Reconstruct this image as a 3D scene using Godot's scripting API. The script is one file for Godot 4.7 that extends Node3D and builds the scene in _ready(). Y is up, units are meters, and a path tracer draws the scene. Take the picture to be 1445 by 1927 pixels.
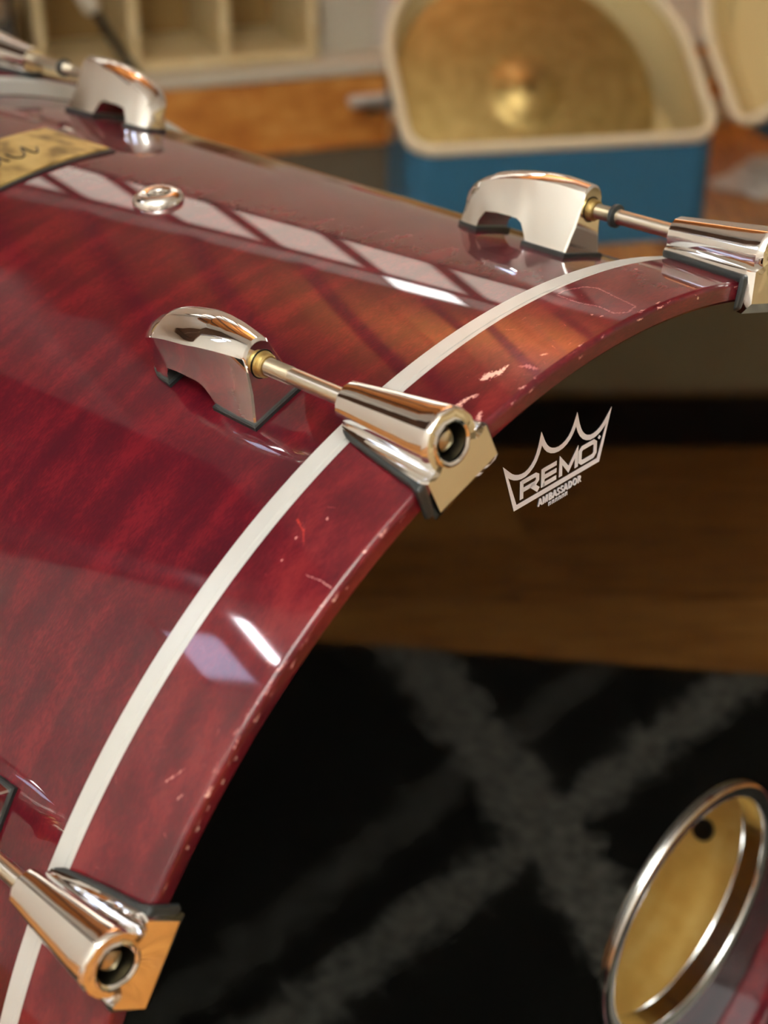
extends Node3D
# A burgundy lacquered bass drum photographed over its front hoop, in a music room.
# World axes: the camera looks towards -z; the drum's axis lies 44.4 degrees across it.

const DRUM_TURN := -44.445
const DRUM_Y := 0.312
const LEN := 0.5365            # outer edge of front hoop to outer edge of rear hoop
const HOOP_R := 0.2905
const SHELL_R := 0.2795
const HEAD_X := -0.024
const CLAW_ANGLE := 22.238

var used := {}
var mats := {}

# ------------------------------------------------------------------ mesh building
class Soup:
	var v := PackedVector3Array()
	var t := PackedVector2Array()
	func tri(a: Vector3, b: Vector3, c: Vector3, ta := Vector2.ZERO, tb := Vector2.ZERO, tc := Vector2.ZERO) -> void:
		if (b - a).cross(c - a).length_squared() < 1e-20:
			return
		v.append(a); v.append(b); v.append(c)
		t.append(ta); t.append(tb); t.append(tc)
	func quad(a: Vector3, b: Vector3, c: Vector3, d: Vector3, ta := Vector2.ZERO, tb := Vector2.ZERO, tc := Vector2.ZERO, td := Vector2.ZERO) -> void:
		tri(a, b, c, ta, tb, tc)
		tri(a, c, d, ta, tc, td)
	func volume() -> float:
		var s := 0.0
		for i in range(0, v.size(), 3):
			s += v[i].dot(v[i + 1].cross(v[i + 2]))
		return s
	func moved(x: Transform3D) -> Soup:
		for i in v.size():
			v[i] = x * v[i]
		return self
	func add(o: Soup) -> Soup:
		v.append_array(o.v)
		t.append_array(o.t)
		return self
	# triangles are given counter-clockwise from outside; closed ones are turned outward by their volume
	func mesh(crease := 32.0, closed := true) -> ArrayMesh:
		if closed and volume() < 0.0:
			for i in range(0, v.size(), 3):
				var p := v[i + 1]; v[i + 1] = v[i + 2]; v[i + 2] = p
				var q := t[i + 1]; t[i + 1] = t[i + 2]; t[i + 2] = q
		var fn := PackedVector3Array()
		var at := {}
		for i in range(0, v.size(), 3):
			var n := (v[i + 1] - v[i]).cross(v[i + 2] - v[i])
			fn.append(n)
			for k in 3:
				var key := Vector3i((v[i + k] * 50000.0).round())
				if not at.has(key):
					at[key] = PackedInt32Array()
				at[key].append(i / 3)
		var lim := cos(deg_to_rad(crease))
		var nn := PackedVector3Array()
		nn.resize(v.size())
		var un := PackedVector3Array()
		for n in fn:
			un.append(n.normalized())
		for i in v.size():
			var own: Vector3 = un[i / 3]
			var s := Vector3.ZERO
			for j in at[Vector3i((v[i] * 50000.0).round())]:
				if un[j].dot(own) >= lim:
					s += fn[j]
			nn[i] = s.normalized() if s.length_squared() > 0.0 else own
		var vv := PackedVector3Array(); var vn := PackedVector3Array(); var vt := PackedVector2Array()
		vv.resize(v.size()); vn.resize(v.size()); vt.resize(v.size())
		for i in range(0, v.size(), 3):
			for k in 3:
				var j: int = i + [0, 2, 1][k]
				vv[i + k] = v[j]; vn[i + k] = nn[j]; vt[i + k] = t[j]
		var a := []
		a.resize(Mesh.ARRAY_MAX)
		a[Mesh.ARRAY_VERTEX] = vv
		a[Mesh.ARRAY_NORMAL] = vn
		a[Mesh.ARRAY_TEX_UV] = vt
		var m := ArrayMesh.new()
		m.add_surface_from_arrays(Mesh.PRIMITIVE_TRIANGLES, a)
		return m

# a profile of (x, r) turned round the x axis; u runs once per 90 degrees from -30 degrees on, v along the profile
func lathe(p: Array, seg: int, closed := false, uscale := 4.0) -> Soup:
	var s := Soup.new()
	var pts := p.duplicate()
	if closed:
		pts.append(p[0])
	var cum := [0.0]
	for i in range(1, pts.size()):
		cum.append(cum[-1] + pts[i].distance_to(pts[i - 1]))
	for k in seg:
		var a0 := deg_to_rad(-30.0) + TAU * k / seg
		var a1 := deg_to_rad(-30.0) + TAU * (k + 1) / seg
		var d0 := Vector3(0, cos(a0), sin(a0)); var d1 := Vector3(0, cos(a1), sin(a1))
		var u0 := uscale * k / seg; var u1 := uscale * (k + 1) / seg
		for i in pts.size() - 1:
			var q0: Vector2 = pts[i]; var q1: Vector2 = pts[i + 1]
			var v0: float = cum[i] / cum[-1]; var v1: float = cum[i + 1] / cum[-1]
			s.quad(Vector3(q0.x, 0, 0) + d0 * q0.y, Vector3(q0.x, 0, 0) + d1 * q0.y, Vector3(q1.x, 0, 0) + d1 * q1.y, Vector3(q1.x, 0, 0) + d0 * q1.y,
				Vector2(u0, v0), Vector2(u1, v0), Vector2(u1, v1), Vector2(u0, v1))
	return s

# skin over rings of points, all with the same count, capped at both ends unless told otherwise
func loft(rings: Array, cap0 := true, cap1 := true) -> Soup:
	var s := Soup.new()
	var n: int = rings[0].size()
	for k in rings.size() - 1:
		for i in n:
			var j := (i + 1) % n
			s.quad(rings[k][i], rings[k][j], rings[k + 1][j], rings[k + 1][i], Vector2(float(i) / n, k), Vector2(float(i + 1) / n, k), Vector2(float(i + 1) / n, k + 1), Vector2(float(i) / n, k + 1))
	for e in 2:
		if (e == 0 and not cap0) or (e == 1 and not cap1):
			continue
		var r: Array = rings[0] if e == 0 else rings[-1]
		var c := Vector3.ZERO
		for p in r:
			c += p
		c /= n
		for i in n:
			var j := (i + 1) % n
			if e == 0:
				s.tri(c, r[j], r[i])
			else:
				s.tri(c, r[i], r[j])
	return s

# a box with chamfered edges, centred at c
func cbox(c: Vector3, size: Vector3, ch := 0.002) -> Soup:
	var h := size / 2.0
	ch = minf(ch, minf(h.x, minf(h.y, h.z)) * 0.6)
	var rings := []
	for e in [[-h.y, ch], [-h.y + ch, 0.0], [h.y - ch, 0.0], [h.y, ch]]:
		var x: float = h.x - e[1]; var z: float = h.z - e[1]; var y: float = e[0]
		rings.append([Vector3(-x + ch, y, -z), Vector3(x - ch, y, -z), Vector3(x, y, -z + ch), Vector3(x, y, z - ch), Vector3(x - ch, y, z), Vector3(-x + ch, y, z), Vector3(-x, y, z - ch), Vector3(-x, y, -z + ch)])
	var s := loft(rings)
	for i in s.v.size():
		var p := s.v[i]
		s.t[i] = Vector2(p.x + p.z * 0.37, p.y + p.z)
		s.v[i] = p + c
	return s

# a tube of given radius along points
func tube(path: Array, r, n := 12) -> Soup:
	var rings := []
	for i in path.size():
		var d: Vector3 = (path[mini(i + 1, path.size() - 1)] - path[maxi(i - 1, 0)]).normalized()
		var a := d.cross(Vector3.UP if absf(d.y) < 0.9 else Vector3.RIGHT).normalized()
		var b := d.cross(a)
		var rr: float = r[i] if r is Array else r
		var ring := []
		for k in n:
			ring.append(path[i] + (a * cos(TAU * k / n) + b * sin(TAU * k / n)) * rr)
		rings.append(ring)
	return loft(rings)

# flat polygon with thickness, in the xy plane from z0 to z1
func slab(poly: PackedVector2Array, z0: float, z1: float) -> Soup:
	var s := Soup.new()
	if Geometry2D.is_polygon_clockwise(poly):
		poly.reverse()
	var idx := Geometry2D.triangulate_polygon(poly)
	for i in range(0, idx.size(), 3):
		var a := poly[idx[i]]; var b := poly[idx[i + 1]]; var c := poly[idx[i + 2]]
		if (b - a).cross(c - a) < 0.0:
			var q := b; b = c; c = q
		s.tri(Vector3(a.x, a.y, z1), Vector3(b.x, b.y, z1), Vector3(c.x, c.y, z1), a, b, c)
		s.tri(Vector3(a.x, a.y, z0), Vector3(c.x, c.y, z0), Vector3(b.x, b.y, z0), a, c, b)
	for i in poly.size():
		var a := poly[i]; var b := poly[(i + 1) % poly.size()]
		s.quad(Vector3(a.x, a.y, z0), Vector3(b.x, b.y, z0), Vector3(b.x, b.y, z1), Vector3(a.x, a.y, z1), a, b, b, a)
	return s

# a stroke of width w along a polyline in the xy plane
func stroke(line: Array, w: float, z0: float, z1: float, closed := false) -> Soup:
	var s := Soup.new()
	var n := line.size()
	var l := []; var r := []
	for i in n:
		var p: Vector2 = line[i]
		var a: Vector2 = line[(i - 1 + n) % n] if (closed or i > 0) else p
		var b: Vector2 = line[(i + 1) % n] if (closed or i < n - 1) else p
		var d0 := (p - a).normalized() if a != p else (b - p).normalized()
		var d1 := (b - p).normalized() if b != p else d0
		var m := (d0.orthogonal() + d1.orthogonal())
		m = m.normalized() if m.length() > 0.1 else d0.orthogonal()
		var k := w / 2.0 / maxf(0.4, m.dot(d0.orthogonal()))
		l.append(p + m * k); r.append(p - m * k)
	for i in (n if closed else n - 1):
		var j := (i + 1) % n
		s.add(slab(PackedVector2Array([l[i], l[j], r[j], r[i]]), z0, z1))
	return s

# ------------------------------------------------------------------ nodes
func numbered(called: String) -> String:
	if not used.has(called):
		used[called] = 0
		return called
	used[called] += 1
	return "%s_%03d" % [called, used[called]]

func obj(called: String, mesh: Mesh, m: Material, parent: Node = self, x := Transform3D.IDENTITY) -> MeshInstance3D:
	var o := MeshInstance3D.new()
	o.name = numbered(called) if parent == self else called
	o.mesh = mesh
	o.material_override = m
	o.transform = x
	o.cast_shadow = GeometryInstance3D.SHADOW_CASTING_SETTING_ON
	parent.add_child(o, true)
	return o

func thing(called: String, label: String, category: String, x := Transform3D.IDENTITY, group := "") -> Node3D:
	var o := Node3D.new()
	o.name = numbered(called)
	add_child(o)
	o.transform = x
	tag(o, label, category, group)
	return o

func tag(o: Node, label: String, category: String, group := "", kind := "") -> void:
	if label: o.set_meta("label", label)
	if category: o.set_meta("category", category)
	if group: o.set_meta("group", group)
	if kind: o.set_meta("kind", kind)

func struct(called: String, mesh: Mesh, m: Material, label := "", x := Transform3D.IDENTITY) -> MeshInstance3D:
	var o := obj(called, mesh, m, self, x)
	o.set_meta("kind", "structure")
	if label: o.set_meta("label", label)
	return o

# ------------------------------------------------------------------ materials
func mat(color: Color, rough: float, metal := 0.0) -> StandardMaterial3D:
	var m := StandardMaterial3D.new()
	m.albedo_color = color
	m.roughness = rough
	m.metallic = metal
	return m

func rgb8(r: int, g: int, b: int) -> Color:
	return Color8(r, g, b)

func noise(seed_: int, freq: float, oct := 4) -> FastNoiseLite:
	var n := FastNoiseLite.new()
	n.noise_type = FastNoiseLite.TYPE_SIMPLEX_SMOOTH
	n.seed = seed_
	n.frequency = freq
	n.fractal_type = FastNoiseLite.FRACTAL_FBM
	n.fractal_octaves = oct
	return n

# grain along u (texture x); colours dark..light; size in metres gives the grain its scale
func grain_image(w: int, h: int, su: float, sv: float, seed_: int, dark: Color, mid: Color, light: Color, patch := 0.5, fleck := 0.3) -> Image:
	var im := Image.create_empty(w, h, true, Image.FORMAT_RGB8)
	var band := noise(seed_, 1.0, 3)
	var cloud := noise(seed_ + 7, 1.0, 4)
	var fine := noise(seed_ + 13, 1.0, 3)
	for y in h:
		var b := y * sv / h
		for x in w:
			var a := x * su / w
			var g := band.get_noise_2d(a * 6.0, b * 70.0) * (1.0 - patch) + cloud.get_noise_2d(a * 26.0, b * 44.0) * patch
			var f := fine.get_noise_2d(a * 240.0, b * 1100.0)
			var k := clampf(0.5 + g * 1.15 + f * fleck, 0.0, 1.0)
			var c := dark.lerp(mid, k * 2.0) if k < 0.5 else mid.lerp(light, k * 2.0 - 1.0)
			im.set_pixel(x, y, c)
	return im

func tex(im: Image) -> ImageTexture:
	im.generate_mipmaps()
	return ImageTexture.create_from_image(im)

func lacquer(im: Image) -> StandardMaterial3D:
	var m := mat(Color.WHITE, 0.5)
	m.albedo_texture = tex(im)
	m.metallic_specular = 0.25
	m.clearcoat_enabled = true
	m.clearcoat = 1.0
	m.clearcoat_roughness = 0.03
	return m

func wood(seed_: int, dark: Color, mid: Color, light: Color, rough: float, su := 1.2, sv := 0.3, patch := 0.25, spec := 0.5) -> StandardMaterial3D:
	var m := mat(Color.WHITE, rough)
	m.albedo_texture = tex(grain_image(512, 128, su, sv, seed_, dark, mid, light, patch, 0.25))
	m.metallic_specular = spec
	return m

# ------------------------------------------------------------------ marks on the front hoop: (degrees, mm) on its outer face
func hoop_image() -> Image:
	var w := 2048; var h := 400
	var im := grain_image(w, h, 0.456, 0.0891, 31, rgb8(70, 6, 19), rgb8(87, 11, 23), rgb8(108, 25, 30), 0.62, 0.35)
	var px := func(deg: float, mm: float) -> Vector2:
		return Vector2((deg + 30.0) / 90.0 * w, (mm + 37.0) / 89.1 * h)
	var rng := RandomNumberGenerator.new()
	rng.seed = 5
	var rag := noise(77, 0.11, 3)
	var mark := func(line: Array, width: Array, c: Color, alpha: float) -> void:
		for i in line.size() - 1:
			var a: Vector2 = px.call(line[i][0], line[i][1])
			var b: Vector2 = px.call(line[i + 1][0], line[i + 1][1])
			var n := int(a.distance_to(b)) + 1
			for k in n:
				var t := float(k) / n
				var p := a.lerp(b, t)
				var rr: float = lerpf(width[i], width[i + 1], t)
				for dy in range(-12, 13):
					for dx in range(-12, 13):
						var d := sqrt(dx * dx + dy * dy)
						if d > rr * (1.0 + rag.get_noise_2d(p.x + dx, (p.y + dy) * 3.0) * 1.3):
							continue
						var X := int(p.x) + dx; var Y := int(p.y) + dy
						if X < 0 or Y < 0 or X >= w or Y >= h:
							continue
						im.set_pixel(X, Y, im.get_pixel(X, Y).lerp(c, alpha))
	var bare := rgb8(214, 168, 154)
	mark.call([[15.0, -16.7], [14.4, -16.3], [13.91, -14.5], [12.8, -14.4]], [3.0, 7.0, 5.0, 1.4], bare, 0.55)
	mark.call([[18.52, -14.1], [17.65, -14.6], [16.89, -14.0], [16.45, -12.3]], [5.0, 4.0, 3.0, 3.0], bare, 0.3)
	mark.call([[18.45, -3.7], [17.73, -5.6]], [4.0, 3.0], bare, 0.25)
	mark.call([[12.61, -11.0], [12.31, -8.4], [12.24, -4.2]], [1.5, 4.0, 3.0], rgb8(190, 120, 116), 0.16)
	mark.call([[10.78, -9.0], [10.4, -7.6]], [2.0, 3.0], bare, 0.2)
	mark.call([[3.06, -33.6], [2.08, -34.2], [0.52, -30.9], [0.09, -26.5], [1.12, -5.5], [2.33, -4.2], [3.08, -7.7], [2.81, -15.3], [3.18, -23.7], [3.06, -33.6]], [2, 2, 2, 2, 2, 2, 2, 2, 2, 2], rgb8(176, 120, 118), 0.2)
	mark.call([[33.49, -13.3], [33.38, -7.2], [33.47, -1.9]], [0.9, 0.7, 0.9], rgb8(230, 190, 180), 0.5)
	mark.call([[30.55, -31.1], [31.05, -25.7], [31.91, -21.8]], [1.6, 1.4, 1.0], rgb8(170, 52, 40), 0.4)
	mark.call([[39.11, -4.9], [39.2, -4.8]], [6.0, 6.0], rgb8(120, 62, 56), 0.5)
	mark.call([[48.52, -16.1], [47.25, -12.1]], [1.5, 1.0], bare, 0.3)
	mark.call([[48.99, -9.0], [48.5, -7.6]], [1.2, 1.0], bare, 0.35)
	for p in [[-5.87, -31.1], [4.23, -13.0], [4.02, -9.6], [33.44, -25.1], [31.73, -26.4], [29.6, -21.4]]:
		mark.call([p, [p[0] - 0.1, p[1]]], [2.0, 1.5], rgb8(225, 170, 160), 0.6)
	# nicks along the front edge and the front face
	for k in 70:
		var deg := rng.randf_range(-25.0, 60.0)
		var mm := rng.randf_range(-2.0, 3.0)
		mark.call([[deg, mm], [deg - rng.randf_range(0.1, 0.9), mm + rng.randf_range(-0.7, 0.7)]], [rng.randf_range(0.6, 2.6), 0.6], bare, rng.randf_range(0.1, 0.5))
	for k in 46:
		var deg := rng.randf_range(-25.0, 60.0)
		var mm := rng.randf_range(-35.0, -3.0)
		var l := rng.randf_range(-0.5, 0.5)
		mark.call([[deg, mm], [deg + l, mm + rng.randf_range(-3.0, 3.0)]], [0.7, 0.5], rgb8(205, 130, 120), rng.randf_range(0.1, 0.4))
	for p in [[-5.0, 2.2], [45.2, 3.2], [46.8, 3.4], [48.6, 3.3], [50.0, 3.2], [51.2, 3.0]]:
		mark.call([p, [p[0] - 0.2, p[1]]], [2.4, 1.8], rgb8(196, 170, 156), 0.5)
	return im

# ------------------------------------------------------------------ drum hardware, in axes x along the drum, y outward, z across
func lug_body() -> Soup:
	var r0 := SHELL_R
	# x, half width at foot, half width at shoulder, shoulder height, crown height, underside height
	var st := [
		[-0.08500, 0.01180, 0.00574, 0.02574, 0.02944, 0.00160],
		[-0.08576, 0.01240, 0.00613, 0.02694, 0.03064, 0.00160],
		[-0.09256, 0.01250, 0.00720, 0.02750, 0.03120, 0.00160],
		[-0.09917, 0.01220, 0.00826, 0.02784, 0.03154, 0.00160],
		[-0.10721, 0.01170, 0.00933, 0.02760, 0.03130, 0.00180],
		[-0.10910, 0.01150, 0.00955, 0.02743, 0.03113, 0.00500],
		[-0.11146, 0.01140, 0.00982, 0.02713, 0.03083, 0.00850],
		[-0.11430, 0.01140, 0.01003, 0.02682, 0.03052, 0.01000],
		[-0.11807, 0.01130, 0.01008, 0.02630, 0.03000, 0.01010],
		[-0.12563, 0.01110, 0.00990, 0.02492, 0.02862, 0.01000],
		[-0.13225, 0.01090, 0.00963, 0.02325, 0.02695, 0.00920],
		[-0.13490, 0.01070, 0.00945, 0.02236, 0.02606, 0.00500],
		[-0.13565, 0.01060, 0.00936, 0.02206, 0.02546, 0.00180],
		[-0.13981, 0.01020, 0.00882, 0.02019, 0.02359, 0.00160],
		[-0.14406, 0.00940, 0.00774, 0.01773, 0.02113, 0.00160],
		[-0.14690, 0.00820, 0.00630, 0.01497, 0.01797, 0.00160],
		[-0.14879, 0.00640, 0.00450, 0.01143, 0.01371, 0.00160],
		[-0.14954, 0.00400, 0.00252, 0.00788, 0.00946, 0.00160]]
	var rings := []
	for s in st:
		var half := []
		var yb: float = s[5]
		var f: float = clampf((yb - 0.0016) / (s[3] - 0.0016), 0.0, 1.0)
		half.append(Vector2(lerpf(s[1], s[2], f), yb))
		for k in [0.45, 0.8]:
			half.append(Vector2(lerpf(lerpf(s[1], s[2], f), s[2], k) - 0.0009 * sin(k * PI), lerpf(yb, s[3], k)))
		half.append(Vector2(s[2], s[3]))
		half.append(Vector2(s[2] * 0.86, s[3] + (s[4] - s[3]) * 0.32))
		half.append(Vector2(s[2] * 0.54, s[3] + (s[4] - s[3]) * 0.75))
		half.append(Vector2(s[2] * 0.25, s[3] + (s[4] - s[3]) * 0.95))
		var ring := []
		for q in half:
			ring.append(Vector3(s[0], r0 + q.y, q.x))
		ring.append(Vector3(s[0], r0 + s[4], 0))
		for i in range(half.size() - 1, -1, -1):
			ring.append(Vector3(s[0], r0 + half[i].y, -half[i].x))
		rings.append(ring)
	return loft(rings)

func lug_gasket(which: int) -> Soup:
	var s := Soup.new()
	for f in [[[-0.0840, 0.0137, -0.1082, 0.0130], [-0.1342, 0.0119, -0.1505, 0.0064]][which]]:
		var rings := []
		for y in [[-0.0012, 0.0], [0.0013, 0.0], [0.0019, 0.0005]]:
			var r: float = SHELL_R + y[0]; var c: float = y[1]
			var ring := [Vector3(f[0] - c, r, f[1] - c), Vector3(f[0] - c, r, -f[1] + c)]
			if f[0] < -0.12:
				ring.append_array([Vector3(-0.1435, r, -0.0104 + c), Vector3(-0.1482, r, -0.0078 + c), Vector3(f[2] + c, r, -0.003), Vector3(f[2] + c, r, 0.003), Vector3(-0.1482, r, 0.0078 - c), Vector3(-0.1435, r, 0.0104 - c)])
			else:
				ring.append_array([Vector3(f[2] + c, r, -f[3] + c), Vector3(f[2] + c, r, f[3] - c)])
			rings.append(ring)
		s.add(loft(rings))
	return s

const ROD_R := 0.2998

func round_rod(p: Array, n := 20) -> Soup:      # (x, r) about the tension rod's own axis
	var s := lathe(p, n, false)
	return s.moved(Transform3D(Basis.IDENTITY, Vector3(0, ROD_R, 0)))

func claw_section(x: float) -> Array:            # upper outline (z, r): from the near foot over the tube to the far foot
	var t := clampf((x + 0.0415) / 0.0445, 0.0, 1.0)
	var w := 0.0060 + 0.0092 * pow(t, 0.8)
	var tr := lerpf(0.0068, 0.0112, t)
	var tc := lerpf(ROD_R - 0.0004, ROD_R + 0.0006, t)
	var r0 := HOOP_R + 0.0016
	var wing := lerpf(0.0014, 0.0026, t)
	var half := []
	half.append(Vector2(w, r0))
	half.append(Vector2(w, r0 + wing))
	var a0 := deg_to_rad(-34.0)
	var base := Vector2(cos(a0) * tr, tc + sin(a0) * tr)
	var top := Vector2(w - 0.0008, r0 + wing + 0.0004)
	half.append(top)
	half.append(top.lerp(base, 0.42) + Vector2(0, -0.0010 * t))
	half.append(top.lerp(base, 0.80) + Vector2(0, -0.0007 * t))
	for k in [0.0, 0.18, 0.34, 0.38, 0.54, 0.70, 0.74]:
		var a := lerpf(a0, PI / 2.0, k)
		half.append(Vector2(cos(a) * tr, tc + sin(a) * tr))
	var out := half.duplicate()
	out.append(Vector2(0, tc + tr))
	for i in range(half.size() - 1, -1, -1):
		out.append(Vector2(-half[i].x, half[i].y))
	return out

func claw_body() -> Soup:
	var rings := []
	var hole_c := Vector2(0, ROD_R + 0.0006)
	var ring_of := func(x: float, low: float, lowx: float) -> Array:
		var o := claw_section(minf(x + 0.002, 0.003))
		var ring := []
		for q in o:
			ring.append(Vector3(x, q.y, q.x))
		ring[0] = Vector3(lowx, low, ring[0].z)
		ring[-1] = Vector3(lowx, low, ring[-1].z)
		return ring
	for x in [-0.0415, -0.038, -0.033, -0.028, -0.022, -0.016, -0.010, -0.005, 0.0, 0.0012]:
		rings.append(ring_of.call(x, HOOP_R + 0.0016, x))
	rings.append(ring_of.call(0.0013, 0.2788, 0.0013))
	rings.append(ring_of.call(0.0024, 0.2786, 0.0034))
	# rounded front rim, pulled in a little
	var last: Array = ring_of.call(0.0034, 0.2822, 0.0050)
	var face := func(r: float) -> float:           # the front face leans back a little
		return 0.0060 - (r - 0.2852) * 0.115
	for i in last.size():
		var p: Vector3 = last[i]
		var d := Vector2(p.z, p.y) - hole_c
		d *= 0.955
		last[i] = Vector3(face.call(hole_c.y + d.y), hole_c.y + d.y, hole_c.x + d.x)
	rings.append(last)
	var s := loft(rings, true, false)
	# front face round the hole: its lower lip is chamfered by the ring above
	var n := last.size()
	var hr := 0.0065
	var rim := []; var rim2 := []; var lip := []
	# points on the closed outline (with points added along the lower edge), matched to the hole by direction
	var line := last.duplicate()
	for k in range(1, 8):
		line.append(last[-1].lerp(last[0], k / 8.0))
	for p in line:
		var d := (Vector2(p.z, p.y) - hole_c).normalized()
		var q := hole_c + d * (hr + 0.0020)
		lip.append(Vector3(face.call(q.y), q.y, q.x))
		q = hole_c + d * (hr + 0.0009)
		rim.append(Vector3(face.call(q.y) + 0.0006, q.y, q.x))
		q = hole_c + d * hr
		rim2.append(Vector3(face.call(q.y), q.y, q.x))
	var m: int = line.size()
	for i in m:
		var j := (i + 1) % m
		s.quad(line[i], line[j], lip[j], lip[i])
		s.quad(lip[i], lip[j], rim[j], rim[i])
		s.quad(rim[i], rim[j], rim2[j], rim2[i])
	return s

func claw_bore() -> Soup:
	return lathe([Vector2(0.0040, 0.0066), Vector2(-0.010, 0.0062), Vector2(-0.010, 0.0)], 28).moved(Transform3D(Basis.IDENTITY, Vector3(0, ROD_R + 0.0006, 0)))

func claw_gasket() -> Soup:
	var rings := []
	for x in [-0.0434, -0.0415, -0.038, -0.033, -0.025, -0.016, -0.008, -0.003, 0.0004]:
		var w: float = claw_section(x)[0].x + 0.0017 + (0.0008 if x > -0.001 else 0.0)
		if x < -0.043:
			w -= 0.0032
		elif x < -0.041:
			w -= 0.0006
		rings.append([Vector3(x, HOOP_R - 0.0005, w - 0.0006), Vector3(x, HOOP_R + 0.0009, w), Vector3(x, HOOP_R + 0.0022, w - 0.0003), Vector3(x, HOOP_R + 0.0026, w - 0.0010), Vector3(x, HOOP_R + 0.0018, 0), Vector3(x, HOOP_R + 0.0026, -w + 0.0010), Vector3(x, HOOP_R + 0.0022, -w + 0.0003), Vector3(x, HOOP_R + 0.0009, -w), Vector3(x, HOOP_R - 0.0005, -w + 0.0006)])
	var w2: float = claw_section(0.003)[0].x + 0.0022
	for e in [[0.0008, 0.2790, HOOP_R + 0.0026], [0.0013, 0.2792, HOOP_R + 0.0027], [0.0021, 0.2798, HOOP_R + 0.0022], [0.0027, 0.2806, HOOP_R + 0.0008]]:
		var q: float = w2 - (0.0007 if e[0] > 0.0025 else 0.0)
		rings.append([Vector3(e[0], e[1], q - 0.0012), Vector3(e[0], e[1] + 0.0012, q), Vector3(e[0], e[2] - 0.001, q), Vector3(e[0], e[2], q - 0.001), Vector3(e[0], e[2] - 0.0008, 0), Vector3(e[0], e[2], -q + 0.001), Vector3(e[0], e[2] - 0.001, -q), Vector3(e[0], e[1] + 0.0012, -q), Vector3(e[0], e[1], -q + 0.0012)])
	return loft(rings)

func rod_profile() -> Array:
	var p := [Vector2(-0.108, 0.0), Vector2(-0.108, 0.0026)]
	var x := -0.0825
	p.append(Vector2(x, 0.0027))
	while x < -0.0705:                             # cut thread
		p.append(Vector2(x + 0.00035, 0.00325))
		p.append(Vector2(x + 0.0007, 0.0028))
		x += 0.0007
	p.append(Vector2(-0.0695, 0.0031))
	p.append(Vector2(-0.038, 0.0031))
	p.append(Vector2(-0.005, 0.0031))
	p.append(Vector2(-0.005, 0.0))
	return p

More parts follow.
